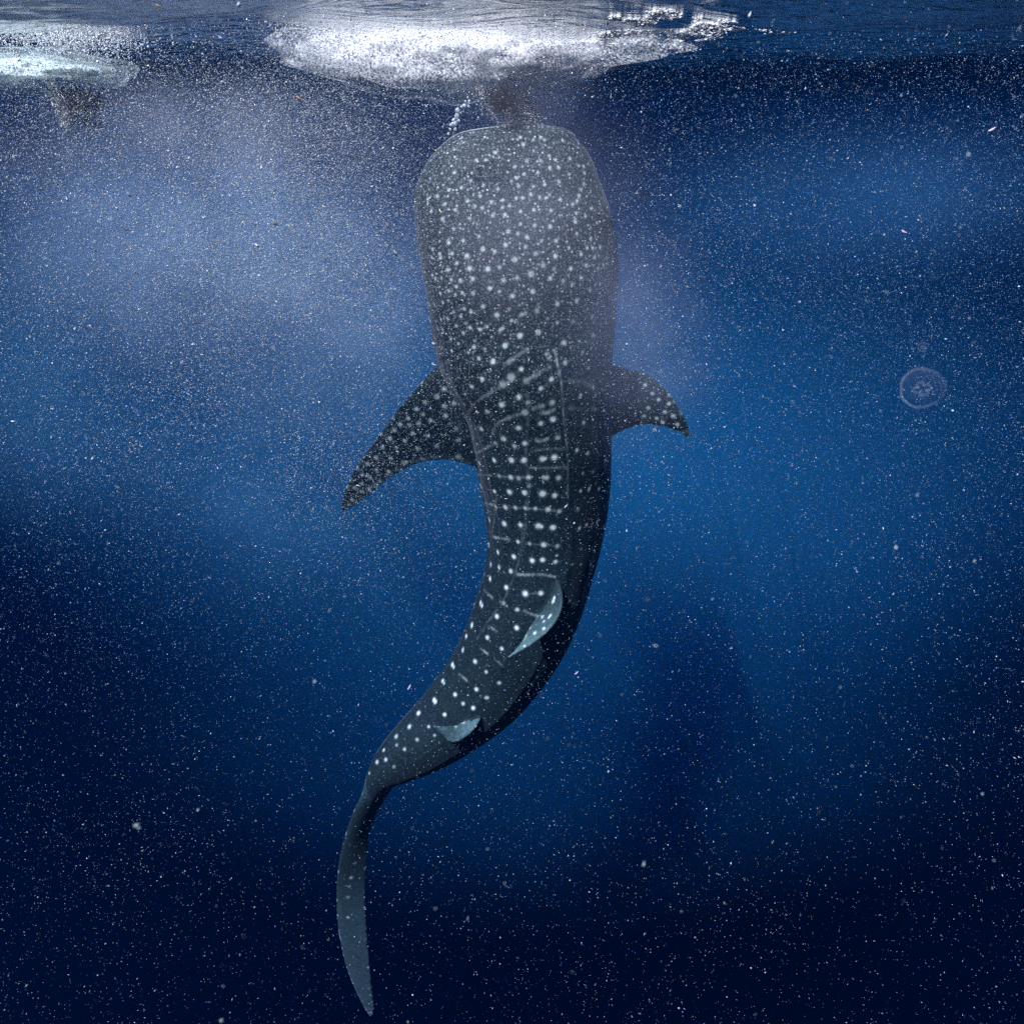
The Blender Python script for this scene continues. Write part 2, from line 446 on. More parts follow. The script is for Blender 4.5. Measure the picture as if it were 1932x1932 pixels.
put(Z3, [(560, 80), (780, 50), (1435, 120, 1.3, 1.2), (1085, 185, 1.3, 1.1), (1270, 215), (840, 285, 1.2, 1.2), (610, 250), (685, 395, 1.1, 1.1), (880, 475, 1.2, 1.2), (1165, 485, 1.4, 1.2), (1580, 340, 1.7, .8),
  (1345, 460, 1.2, .6), (930, 640, 1.1, 1.2), (740, 665, 1.1, 1.3), (600, 650), (450, 625), (355, 640), (305, 580), (545, 500), (1405, 660, 1.3, .9), (1615, 625, 1.4, .8), (1830, 560, 1.6, .9),
  (1195, 785, 1.2, 1.2), (675, 760), (560, 825, 1, 1.2), (660, 885, 1, 1.3), (770, 855, 1, 1.2), (935, 860, 1.1, 1.2), (430, 865), (1340, 835), (1540, 905, 1.3, 1.3), (1855, 835, 1.3, 1.3),
  (1090, 1065, 1.3, 1.1), (800, 1100), (905, 1150, 1.1, 1.1), (740, 1215), (635, 1150), (1305, 1195, 1.4, 1.3), (1490, 1110, 1.2, .6), (1690, 1190, 1.3, .8), (1740, 1170, 1.3, .8), (440, 1270), (540, 1250),
  (1530, 1285), (680, 1365), (825, 1335), (890, 1395), (1045, 1420, 1.1, 1.1), (1150, 1380), (1350, 1430), (1390, 1405), (1660, 1515, 1.6, 1.4), (785, 1475), (1430, 1670, 1.6, 1.5), (710, 1640), (960, 1600),
  (585, 1560), (465, 1420), (1120, 1730), (950, 1690), (605, 1750), (865, 1780), (1025, 1870), (460, 1700), (1245, 1900, 1.2, 1.2), (300, 310), (310, 180), (470, 1000), (550, 975), (340, 1040),
  (420, 250), (435, 310)], .0090, .72)
put(Z4, [(660, 285, 1.4, 1.3), (1055, 260, 1.1, 1.1), (1265, 310), (1235, 160), (1350, 150), (900, 480, 1.3, 1.1), (1135, 430, 1.1, 1), (1320, 475), (1400, 420), (580, 630, 1.3, 1), (780, 670, 1.2, .6),
  (1060, 620, 1.2, 1.1), (920, 720, 1.2, .6), (1350, 710), (1195, 815), (1295, 810, .9, .8), (690, 1025, 1.3, 1.2), (990, 980, 1.4, 1.4), (1305, 1025), (375, 1130, 1.6, .7), (1160, 1100, .8, .8), (1225, 1230, 1.1, 1),
  (395, 1465, 1.5, 1.5), (540, 1255, 1.2, .5), (930, 1300, 1.3, .5), (1240, 1510, 1.2, 1.1), (795, 1625, 1.3, 1.2), (1355, 1670, .9, 1), (1080, 1770, 1, .6), (530, 1800, 1.2, .7), (565, 1850, 1.2, .7),
  (690, 1310, 1.1, .6), (1415, 1890, .9, .9), (1450, 320, .8, .8), (1500, 510, .7, .8), (1325, 280, .8, .8), (1445, 780, .7, .7), (1555, 780, .7, .7), (1600, 750, .7, .7), (1525, 890, .8, .7), (1150, 160),
  (870, 160, 1, .6), (350, 250, 1.3, .6), (470, 430, 1.2, .7), (640, 480, 1.2, .4)], .0090, .72)
put(Z5, [(475, 130), (785, 210), (1120, 320), (355, 320), (235, 405, .9, 1), (165, 490, .7, .8), (1000, 425), (760, 520, 1.2, 1.2), (570, 605, 1.2, 1.1), (410, 680, 1, 1.2), (345, 870, 1, 1.2), (755, 860, 1.1, 1.1),
  (825, 690, 1.2, .7), (1135, 765, 1.1, 1), (1000, 810, 1.1, .9), (1130, 580, 1.1, .5), (590, 980, 1.2, .7), (500, 1030, 1, .6), (825, 1030, 1, .8), (710, 1060, 1, .5), (1190, 965, 1, .5), (860, 580, 1, .4),
  (1440, 500, .9, 1), (1610, 500, .9, 1), (1725, 530, .9, .9), (1785, 565, .8, .9), (1270, 140, 1, .6), (1525, 195, .9, .6), (1770, 160, .8, .7), (1700, 110, .8, .6), (1475, 800, .9, .9), (1650, 820, .9, .9),
  (1810, 800, .9, .9), (1740, 900, .9, .8), (325, 1250, 1, 1.1), (485, 1215, 1.1, 1.2), (675, 1215, 1.2, 1.2), (815, 1215, 1.1, 1.1), (1020, 1202, 1.1, 1.1), (1045, 1198, .9, 1), (1150, 1185, 1.2, 1.1),
  (1400, 1105, .8, 1), (1520, 1140, 1, .9), (1665, 1150, .8, .7), (1715, 1165, .8, .8), (670, 1405, 1.1, .9), (540, 1390, 1, .5), (865, 1405, 1, .9), (755, 1415, 1, .4), (1035, 1405, 1.1, .7), (1065, 1407, 1, .6),
  (1195, 1410, 1.1, .7), (345, 1515, .8, 1), (335, 1490, .6, .8), (490, 1560, .9, 1.1), (655, 1565, 1.1, 1.2), (820, 1575, 1.1, 1.1), (1020, 1585, 1.3, 1), (1155, 1605, 1.2, 1), (870, 1500, .9, .4),
  (1440, 1555, .8, .9), (1645, 1530, .7, 1), (1710, 1555, .8, 1), (1535, 1530, .9, 1), (1465, 1360, .7, .7), (1575, 1345, .7, .7), (1715, 1315, .7, .7), (455, 1705, .9, .6), (500, 1725, .9, .9), (610, 1735, 1.1, .9), (720, 1740, 1, .7), (830, 1745, 1, .8),
  (940, 1750, 1, .6), (1080, 1760, 1.2, .8), (1205, 1780, 1.1, .6), (1410, 1760, 1, .3), (45, 590, 1, .5), (150, 600, .8, .6), (675, 300, 1.5, .5), (580, 380, 1.4, .45), (840, 340, 1.2, .4)], .0134, 1.0)
put(Z6, [(690, 345, 1.1, 1), (805, 375, 1.2, 1.15), (930, 385, 1.1, 1.1), (1068, 393, 1.2, 1.1), (1088, 397, 1, 1), (1180, 405, 1.3, 1.1), (1440, 385, .7, 1), (1385, 410, .7, 1), (1520, 365, .6, 1), (1555, 400, .6, 1),
  (910, 515, .9, .9), (1000, 530, .9, .5), (1110, 538, 1.1, .85), (1215, 548, 1, .55), (685, 530, .7, 1), (684, 550, .6, .9), (755, 595, 1.1, 1.2), (878, 630, 1.1, 1.15), (1020, 660, 1.1, 1.1), (1100, 655, 1.1, 1.05),
  (1200, 670, 1, .8), (1210, 622, .6, .7), (700, 690, 1, .8), (765, 712, 1.1, .8), (855, 742, 1, .8), (695, 800, 1.2, 1.2), (820, 868, 1.1, 1.15), (967, 915, 1.2, 1.1), (1087, 912, 1, 1.1), (1190, 950, 1, .9), (1182, 975, 1, .9),
  (800, 990, 1, .4), (905, 1040, 1, .6), (622, 988, 1.1, 1.2), (632, 1006, 1, 1.1), (748, 1092, 1.2, 1.2), (900, 1180, 1.1, 1), (555, 1160, 1.2, 1.2), (512, 1245, 1, 1), (675, 1255, 1, 1), (785, 1340, 1, .9),
  (485, 1350, 1.2, 1), (405, 1465, 1.1, 1.2), (415, 1482, 1, 1), (580, 1440, 1, .9), (665, 1520, .9, .8), (765, 1605, .9, .7), (330, 1590, 1, 1), (340, 1608, .8, .8), (425, 1695, 1, 1), (590, 1655, .9, .9), (670, 1720, .9, .9),
  (262, 1735, 1.1, 1.2), (272, 1750, 1, 1), (487, 1765, .9, .9), (565, 1800, 1, 1), (145, 1840, 1.1, 1), (345, 1850, .9, .8), (1330, 690, .6, .8), (1395, 690, .6, .8), (1470, 690, .6, .9), (1500, 660, .6, .8),
  (1400, 570, .6, .4), (1310, 970, .6, .3), (1100, 1095, .8, .9), (1160, 1085, .8, .9), (1150, 1098, .7, .8), (1110, 1130, .7, .8), (1110, 1185, .8, .9), (1040, 1220, .8, .8), (960, 1320, .7, .7)], .0134, 1.0)
put(Z7, [(800, 230, .9, 1), (842, 275, .8, .8), (692, 258, 1.1, 1.1), (612, 325, 1, 1), (745, 332, .8, .8), (565, 395, 1, .9), (665, 395, .8, .8), (497, 445, 1, .8), (605, 462, .8, .7), (695, 440, .7, .7),
  (432, 515, .9, 1), (540, 512, .8, .9), (398, 578, .9, .9), (443, 565, .8, .9), (358, 635, .7, .8), (500, 490, .7, .5), (285, 1100, .9, .4), (265, 1175, 1, .5), (255, 1220, .9, .4), (248, 1275, .9, .4), (248, 1380, .9, .6)], .0135, .85)
put(ZP, [(1180, 555, 1.1, 1.1), (1040, 615), (940, 700), (1270, 665), (1380, 630), (1500, 645), (840, 810), (1020, 765), (1110, 835, 1.1, 1.2), (1285, 780), (745, 885), (860, 890), (965, 870), (680, 955), (895, 990, 1.1, 1.2),
  (1075, 1020), (1410, 935, .9, .6), (625, 1050), (800, 1075), (1180, 1145, 1.2, 1.1), (535, 1155), (700, 1160), (955, 1170, 1.2, 1.1), (1425, 1075, 1, .6), (1450, 1060, .9, .5), (460, 1280), (635, 1290, 1.2, 1), (1000, 1290, 1, .8),
  (785, 1340, 1.2, 1), (810, 1330, 1.1, 1), (1435, 1270, 1.4, .7), (360, 1355), (460, 1425, 1, 1.1), (610, 1445, 1, 1.1), (300, 1480), (390, 1520, 1, 1.1), (500, 1560), (290, 1590), (200, 1640), (380, 1640), (290, 1685),
  (265, 1780), (175, 1780), (1340, 350), (1270, 460, 1.1, 1), (1595, 435, 1, 1.1), (1520, 520, .8, 1), (1725, 350), (1845, 140), (1410, 520), (1040, 900, .7, .6), (560, 1220, .7, .5), (1240, 1010, .7, .5), (1330, 880, .7, .4)], .0125, .55)
# right pectoral, dim
put((613.3, 613.3, .3907), [(1545, 290), (1580, 330), (1610, 360), (1560, 400), (1500, 420), (1640, 420), (1600, 450), (1680, 440), (1540, 440), (1660, 380), (1700, 480), (1480, 380), (1450, 330), (1630, 470)], .012, .8)
# lines
for pts, r, a in (
    ([(1145, 0), (1160, 30), (1190, 180), (1215, 300), (1228, 375)], .008, .6), ([(1228, 375), (1235, 480), (1245, 600), (1252, 750), (1268, 900), (1290, 1100), (1300, 1280), (1297, 1450), (1300, 1640)], .007, .26),
    ([(850, 470), (860, 700), (850, 900), (835, 1100), (850, 1300), (870, 1500), (850, 1740)], .009, .10), ([(600, 165), (680, 110), (760, 50), (860, -10)], .011, .38),
    ([(280, 1140), (255, 1000), (248, 880), (215, 770), (207, 700), (235, 635), (330, 540), (450, 470), (590, 385), (700, 330)], .009, .38), ([(830, 350), (930, 280), (1020, 225), (1110, 185)], .010, .34),
    ([(465, 930), (490, 860), (560, 790), (640, 750), (740, 715), (820, 690)], .011, .36), ([(290, 1140), (400, 1080), (500, 1030)], .009, .4), ([(920, 650), (970, 625), (1030, 615)], .012, .4),
    ([(990, 690), (1070, 690), (1150, 655)], .013, .4), ([(950, 1000), (1010, 1000), (1080, 980)], .011, .4), ([(880, 1300), (1080, 1302), (1290, 1290)], .008, .28), ([(300, 1370), (450, 1385), (600, 1395), (860, 1410)], .008, .28),
    ([(890, 1120), (1040, 1095), (1290, 1090)], .008, .15), ([(1310, 340), (1450, 350), (1600, 420)], .014, .2), ([(1300, 640), (1500, 650), (1700, 640)], .014, .16), ([(500, 1735), (830, 1745), (1205, 1780)], .007, .22),
    ([(380, 1700), (430, 1700), (500, 1720)], .009, .45)):
    line(Z5, pts, r, a)
for pts, r, a in (
    ([(715, 478), (780, 488), (845, 497)], .010, .5), ([(890, 765), (960, 770), (1060, 768), (1140, 775), (1200, 788)], .009, .4), ([(650, 888), (680, 920), (715, 948)], .009, .35), ([(765, 975), (800, 990), (825, 1010)], .009, .35),
    ([(960, 1048), (1010, 1072), (1070, 1092)], .010, .4), ([(690, 1170), (720, 1190), (750, 1210)], .009, .3), ([(625, 1340), (650, 1360), (680, 1385)], .009, .35), ([(455, 1535), (485, 1560), (520, 1592)], .009, .45),
    ([(735, 1430), (765, 1450), (800, 1480)], .008, .18), ([(940, 400), (935, 560), (905, 700), (860, 830), (790, 980), (690, 1120), (590, 1270)], .008, .09), ([(745, 150), (725, 350), (710, 450)], .008, .2),
    ([(975, 200), (965, 380), (945, 560)], .009, .12), ([(660, 215), (700, 225), (740, 230)], .010, .5), ([(960, 530), (1110, 538), (1240, 550)], .007, .15), ([(1000, 915), (1087, 912)], .007, .15)):
    line(Z6, pts, r, a)
# flank and back that this side never shows: same kind of dots
away = np.where((np.abs(theta) < 118) & (rad > .8) & (spot < .05) & (along > .02))[0]
rng.shuffle(away)
nrm = np.empty(nv * 3, np.float32); sk.vertices.foreach_get('normal', nrm); nrm = nrm.reshape(-1, 3)
tocam = CAM - co; facing = (nrm * tocam).sum(1) / np.linalg.norm(tocam, axis=1)
used = []
cell = set()
for i in away:
    if facing[i] > -.02: continue
    k = tuple((co[i] / .09).astype(int))
    if k in cell: continue
    cell.add(k); dab(co[i], random.uniform(.009, .014), .7)

# belly, pale fin edges, head speckle, gill slits
lowd = np.clip((np.abs(theta) - np.interp(along, [0, .17, .27, .5], [95, 97, 114, 130])) / 9, 0, 1) * (along < .99) * (rad < 1.06)
belly = lowd.copy()
finid = np.full(nv, -1)
fbv = []
for name, lab, fv, ff in FINS:
    fbv.append(BVHTree.FromPolygons(fv, ff))
cand = np.where((rad > 1.06) | (along > .93))[0]
bb = BVHTree.FromPolygons(src_V[0], src_F[0])
for i in cand:
    p = Vector(co[i])
    best = (.012, -1)
    for k, b in enumerate(fbv):
        r = b.find_nearest(p, best[0])
        if r[0] is not None and r[3] < best[0]: best = (r[3], k)
    if best[1] >= 0:
        rb = bb.find_nearest(p, .03)
        if rb[0] is None or rb[3] > .010 or best[1] == 7:
            finid[i] = best[1]
isfin = finid >= 0
belly[isfin] = 0
pale = np.zeros(nv)
pale[isfin & (finid == 3)] = .55; pale[isfin & (finid == 4)] = .9

rv = co - CAM; pv_ = 966 * (1 - (rv @ U_) / (rv @ F_) / HT)
c7 = isfin & (finid == 7); c2 = isfin & (finid == 2)
pale[c2] = np.interp(pv_[c2], [1095, 1130, 1180, 1240], [.02, .12, .36, .75])
pale[c7] = np.interp(pv_[c7], [1440, 1480, 1520, 1640, 1740, 1900], [.30, .2, .02, .03, .16, .24])  # dark upper and pale lower blade: turn towards the sun painted into the colour
# hind edges of the pectorals
for fi, TEpts in ((0, [(897, 882, 4.56), (843, 868, 4.57), (796, 873, 4.59), (773, 882, 4.61), (735, 904, 4.65), (705, 930, 4.69), (672, 956, 4.73), (650, 964, 4.75)]),):
    te = catmull(np.array(px(TEpts)), 30)
    vi = np.where(finid == fi)[0]
    d = np.sqrt(((co[vi, None, :] - te[None]) ** 2).sum(-1)).min(1)
    pale[vi] = np.maximum(pale[vi], .5 * np.clip(1 - d / .05, 0, 1) ** 1.0)
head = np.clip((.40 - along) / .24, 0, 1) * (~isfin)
# pelvic, pectoral shoulders
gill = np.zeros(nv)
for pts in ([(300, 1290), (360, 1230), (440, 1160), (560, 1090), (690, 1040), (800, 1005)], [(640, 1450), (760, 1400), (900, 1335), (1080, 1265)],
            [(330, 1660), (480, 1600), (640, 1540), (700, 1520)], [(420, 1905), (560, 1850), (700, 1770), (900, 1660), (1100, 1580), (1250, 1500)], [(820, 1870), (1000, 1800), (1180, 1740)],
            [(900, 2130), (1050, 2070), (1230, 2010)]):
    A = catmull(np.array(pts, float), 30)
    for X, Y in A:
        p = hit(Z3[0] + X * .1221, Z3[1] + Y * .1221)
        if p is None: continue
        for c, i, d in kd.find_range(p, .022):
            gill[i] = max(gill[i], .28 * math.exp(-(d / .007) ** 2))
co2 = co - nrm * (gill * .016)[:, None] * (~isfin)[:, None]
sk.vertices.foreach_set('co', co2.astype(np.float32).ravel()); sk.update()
nrm2 = np.empty(nv * 3, np.float32); sk.vertices.foreach_get('normal', nrm2); nrm2 = nrm2.reshape(-1, 3)

skin, t, o = mat_new('whale_shark_skin')
bs = N(t, 'ShaderNodeBsdfPrincipled', i_Roughness=0.55)
bs.inputs['Specular IOR Level'].default_value = .12
bs.inputs['Sheen Weight'].default_value = .12; bs.inputs['Sheen Roughness'].default_value = .4; bs.inputs['Sheen Tint'].default_value = (.75, .82, 1, 1)
tc = N(t, 'ShaderNodeTexCoord')
n1 = N(t, 'ShaderNodeTexNoise', i_Scale=55.0, i_Detail=5.0)
n2 = N(t, 'ShaderNodeTexNoise', i_Scale=7.0, i_Detail=3.0)
vo = N(t, 'ShaderNodeTexVoronoi', i_Scale=40.0, i_Randomness=.72)
A_ = {k: N(t, 'ShaderNodeAttribute', attribute_name=k) for k in ('spot', 'belly', 'head', 'pale', 'gill')}
for q in (n1, n2, vo): t.links.new(tc.outputs['Object'], q.inputs['Vector'])


def ramp(src, stops):
    r = N(t, 'ShaderNodeValToRGB')
    e = r.color_ramp.elements
    for k, (p, c) in enumerate(stops):
        x = e[k] if k < 2 else e.new(p)
        x.position = p; x.color = (*c, 1) if len(c) == 3 else c
    t.links.new(src, r.inputs[0]); return r.outputs[0]


def mixc(f, a, b):
    x = N(t, 'ShaderNodeMix', data_type='RGBA')
    for s, v in ((x.inputs[0], f), (x.inputs[6], a), (x.inputs[7], b)):
        if isinstance(v, (tuple, float)): s.default_value = v
        else: t.links.new(v, s)
    return x.outputs[2]


def mth(op, a, b):
    x = N(t, 'ShaderNodeMath', operation=op)
    for s, v in ((x.inputs[0], a), (x.inputs[1], b)):
        if isinstance(v, float): s.default_value = v
        else: t.links.new(v, s)
    return x.outputs[0]


base = ramp(n1.outputs['Fac'], [(.32, (.005, .011, .015)), (.72, (.028, .045, .052))])
base = mixc(ramp(n2.outputs['Fac'], [(.40, (0, 0, 0)), (.66, (.8, .8, .8))]), base, (.020, .033, .040, 1))
base = mixc(mth('MULTIPLY', A_['pale'].outputs['Fac'], ramp(n1.outputs['Fac'], [(.3, (.55, .55, .55)), (.62, (1, 1, 1))])), base, (.27, .38, .37, 1))
fine = mth('MULTIPLY', ramp(vo.outputs['Distance'], [(.10, (1, 1, 1)), (.31, (0, 0, 0))]), A_['head'].outputs['Fac'])
vo2 = N(t, 'ShaderNodeTexVoronoi', i_Scale=66.0, i_Randomness=.8); t.links.new(tc.outputs['Object'], vo2.inputs['Vector'])
f2 = mth('MULTIPLY', mth('MULTIPLY', ramp(vo2.outputs['Distance'], [(.10, (.55, .55, .55)), (.40, (0, 0, 0))]), A_['head'].outputs['Fac']), ramp(vo2.outputs['Color'], [(.3, (0, 0, 0)), (.7, (1, 1, 1))]))
fine = mth('MULTIPLY', fine, ramp(vo.outputs['Color'], [(.15, (.12, .12, .12)), (.65, (.95, .95, .95))]))
base = mixc(fine, base, (.62, .64, .72, 1)); base = mixc(f2, base, (.34, .36, .42, 1))
n3 = N(t, 'ShaderNodeTexNoise', i_Scale=120.0, i_Detail=3.0); t.links.new(tc.outputs['Object'], n3.inputs['Vector'])
fl = ramp(n3.outputs['Fac'], [(.56, (0, 0, 0)), (.70, (.9, .9, .9))])
base = mixc(mth('MULTIPLY', fl, mth('ADD', A_['head'].outputs['Fac'], .22)), base, (.20, .235, .26, 1))
dk = N(t, 'ShaderNodeMix', data_type='RGBA', blend_type='MULTIPLY'); dk.inputs[0].default_value = 1  # dimness of the deep put into the skin colour: darker behind the head
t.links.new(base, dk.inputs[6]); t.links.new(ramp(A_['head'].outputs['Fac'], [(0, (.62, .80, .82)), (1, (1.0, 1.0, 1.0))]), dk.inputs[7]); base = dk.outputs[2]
base = mixc(A_['belly'].outputs['Fac'], base, (.42, .48, .48, 1))
base = mixc(A_['spot'].outputs['Fac'], base, (.76, .88, .85, 1))
base = mixc(A_['gill'].outputs['Fac'], base, (.006, .008, .010, 1))  # dark gill membrane, with the shade of the slits put into the skin
t.links.new(base, bs.inputs['Base Color'])
bp = N(t, 'ShaderNodeBump', i_Strength=.25, i_Distance=.01)
t.links.new(n1.outputs['Fac'], bp.inputs['Height']); t.links.new(bp.outputs[0], bs.inputs['Normal'])
t.links.new(bs.outputs[0], o.inputs[0])

root = empty('whale_shark', tuple(P[0]))
tag(root, 'huge dotted whale shark hanging upright, snout at the white foam, tail down', 'whale shark')
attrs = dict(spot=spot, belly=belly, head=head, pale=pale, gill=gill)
fface = np.where((finid[FQ] >= 0).sum(1) >= 3, np.max(finid[FQ], 1), -1)


def part_from(name, sel, label=None):
    fq = FQ[sel]; vi, inv = np.unique(fq, return_inverse=True); inv = inv.reshape(-1, 4)
    me = fast_mesh(name, co2[vi], inv)
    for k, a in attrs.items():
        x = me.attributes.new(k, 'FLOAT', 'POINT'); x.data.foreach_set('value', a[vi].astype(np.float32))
    ob = link_mesh(name, me, skin, root)
    me.normals_split_custom_set_from_vertices(nrm2[vi].tolist())
    if label: ob['label'] = label
    return ob


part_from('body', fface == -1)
for k, (name, lab, _, _) in enumerate(FINS):
    if (fface == k).sum() > 20: part_from(name, fface == k, lab)
    print('fin', k, name, (fface == k).sum())
# eyes at the corners of the head
eyem, t2, o2 = mat_new('eye_black')
b2 = N(t2, 'ShaderNodeBsdfPrincipled', i_Roughness=.15); b2.inputs['Base Color'].default_value = (.008, .008, .01, 1)
t2.links.new(b2.outputs[0], o2.inputs[0])
ei = 5 * 6
for sgn, ang in ((1, 104), (-1, -104)):
    a = math.radians(ang)
    e = P[ei] + a_[ei] * 1.0 * math.sin(a) * LL[ei] + b_[ei] * math.cos(a) * DD[ei]
    h = bv.find_nearest(Vector(e))
    bm = bmesh.new(); bmesh.ops.create_uvsphere(bm, u_segments=16, v_segments=10, radius=.022)
    for v in bm.verts: v.co += Vector(h[0]) - Vector(h[1]) * .008
    me = bpy.data.meshes.new('eye'); bm.to_mesh(me); bm.free()
    link_mesh('eye', me, eyem, root)
bpy.data.meshes.remove(sk)

# ------------------------------------------------------------------ suspended matter
nz1, nz2 = Noise3(3), Noise3(11)
white = grain('plankton_flake', (.55, .66, .76), spread=.8)
bright = grain('bright_dust', (.80, .84, .90), spread=.5)
milky = grain('plankton_dust', (.28, .46, .74), spread=.8)


def blob(Pt, c, r):
    d = (Pt - np.array(c)) / np.array(r)
    return np.exp(-(d * d).sum(1))


def in_view(Pt, m=1.18):
    d = Pt - CAM; z = d @ F_
    return (z > .3) & (np.abs(d[:, 0] / z) < HT * m) & (np.abs((d @ U_) / z) < HT * m)


C1 = at(470, 420, 4.5); C2 = at(330, 600, 4.5); C3 = at(690, 1000, 4.4); C4 = at(1450, 560, 5.2); C5 = at(480, 250, 4.5); C6 = at(1220, 600, 4.6)


def cloud_density(Pt):
    n = nz1(Pt * 1.1, 4)
    d = .15 + 1.3 * blob(Pt, C1, (1.0, 1.0, .8)) + .75 * blob(Pt, C2, (1.3, 1.2, 1.3)) + .55 * blob(Pt, C3, (.8, .8, .8)) + .22 * blob(Pt, C4, (1.7, 1.8, 1.3)) \
        + .55 * blob(Pt, C5, (1.3, .9, .5)) + .28 * blob(Pt, C6, (.6, .8, .9))
    d *= np.clip((n - .15) * 2.0, .35, 1.3)
    d *= np.exp(-(np.maximum(-1.2 - Pt[:, 2], 0) / 2.4) ** 2) + .008
    return d


def scatter(n, y0, y1, dens, power=1.0):
    out = []
    tot = 0
    while tot < n:
        m = 400000
        z = rng.random(m) ** power * (y1 - y0) + y0
        uu = rng.uniform(-1.15, 1.15, m) * HT; vv = rng.uniform(-1.12, 1.12, m) * HT
        Pt = CAM + (uu[:, None] * R_ + vv[:, None] * U_ + F_) * z[:, None]
        keep = (Pt[:, 2] < wave_h(Pt[:, 0], Pt[:, 1]) - .01) & (rng.random(m) < dens(Pt))
        out.append(Pt[keep]); tot += keep.sum()
    return np.concatenate(out)[:n]


# fine cloud: behind and around the animal
Pc = scatter(300000, 3.6, 7.5, cloud_density)
sz = .00135 * rng.lognormal(0, .42, len(Pc)) * (np.linalg.norm(Pc - CAM, axis=1) / 4.5)
tag(flakes('plankton_cloud', Pc, sz, rng.normal(size=(len(Pc), 3)) * .45, milky), 'pale clouds of drifting plankton and silt behind the shark', 'plankton', kind='stuff')
# brighter, denser drifts close to the animal
B1 = at(440, 400, 4.1); B2 = at(330, 620, 4.1); B3 = at(640, 560, 4.0); B4 = at(600, 880, 4.0); B5 = at(1240, 560, 4.0); B6 = at(400, 220, 4.2)


def drift(Pt):
    n = nz2(Pt * 1.3 + 5, 4)
    d = .9 * blob(Pt, B1, (.75, .6, .5)) + .6 * blob(Pt, B2, (.7, .6, .7)) + .6 * blob(Pt, B3, (.45, .5, .7)) + .35 * blob(Pt, B4, (.7, .5, .7)) + .30 * blob(Pt, B5, (.35, .5, .7)) + .6 * blob(Pt, B6, (1.0, .5, .28)) + .015
    return d * np.clip((n - .2) * 2.2, .2, 1.3)


Pd = scatter(130000, 3.3, 4.6, drift)
sz = .0015 * rng.lognormal(0, .4, len(Pd))
tag(flakes('plankton_cloud', Pd, sz, rng.normal(size=(len(Pd), 3)) * .5, bright), 'bright pale drift of plankton left of the head and beside the right shoulder', 'plankton', kind='stuff')
# nearer flecks
Pn = scatter(4200, 1.1, 4.2, lambda p: (.35 + .4 * nz2(p * .9, 3)) * np.exp(p[:, 2] * 1.1), power=.8)
sz = .00072 * rng.lognormal(0, .55, len(Pn)) * (.5 + .35 * np.linalg.norm(Pn - CAM, axis=1))
tag(flakes('plankton', Pn, sz, rng.normal(size=(len(Pn), 3)) * .6, white), 'sparse bright plankton flecks drifting in front of the shark', 'plankton', kind='stuff')

# ------------------------------------------------------------------ foam
foamm = grain('foam_white', (.90, .91, .93), spread=.12)


def foam_cloud(name, n, u0, u1, ytop, ybot, Y, thick, size, label, cat, streak=0.3):
    a = at(u0, 80, Y)[0]; b = at(u1, 80, Y)[0]
    m = n * 6
    x = rng.uniform(a - .25, b + .25, m); y = Y + rng.normal(0, thick, m)
    zt = wave_h(x, y) + .01
    dz = rng.exponential(1, m)
    fx = np.clip((x - a) / (b - a), -.2, 1.2)
    prof = np.exp(-((fx - .52) / .40) ** 4) + .0
    lump = .55 + .9 * nz2(np.stack([x * 3, y * 3, x * 0], 1), 3)
    dpt = np.interp(fx, [0, .3, .55, .7, .9, 1], ybot) * lump
    z = zt - dz * dpt * .55
    k = rng.random(m) < prof * np.clip((nz1(np.stack([x * 5, y * 5, z * 6], 1), 3) - .25) * 3, .1, 1)
    Pf = np.stack([x, y, z], 1)[k][:n]
    sz = size * rng.lognormal(0, .4, len(Pf))
    return flakes(name, Pf, sz, rng.normal(size=(len(Pf), 3)) * streak, foamm)


f1 = foam_cloud('foam', 20000, 540, 1190, 0, [.06, .09, .13, .11, .07, .04], 4.9, .24, .0030,
                'broad bank of white foam churning at the surface above the snout', 'foam')
tag(f1, 'broad bank of white foam churning at the surface above the snout', 'foam', kind='stuff')
f2 = foam_cloud('foam', 4500, -60, 260, 0, [.12, .14, .15, .12, .09, .06], 5.1, .18, .0038, '', '')
tag(f2, 'small patch of greenish white foam at the upper left edge', 'foam', kind='stuff')

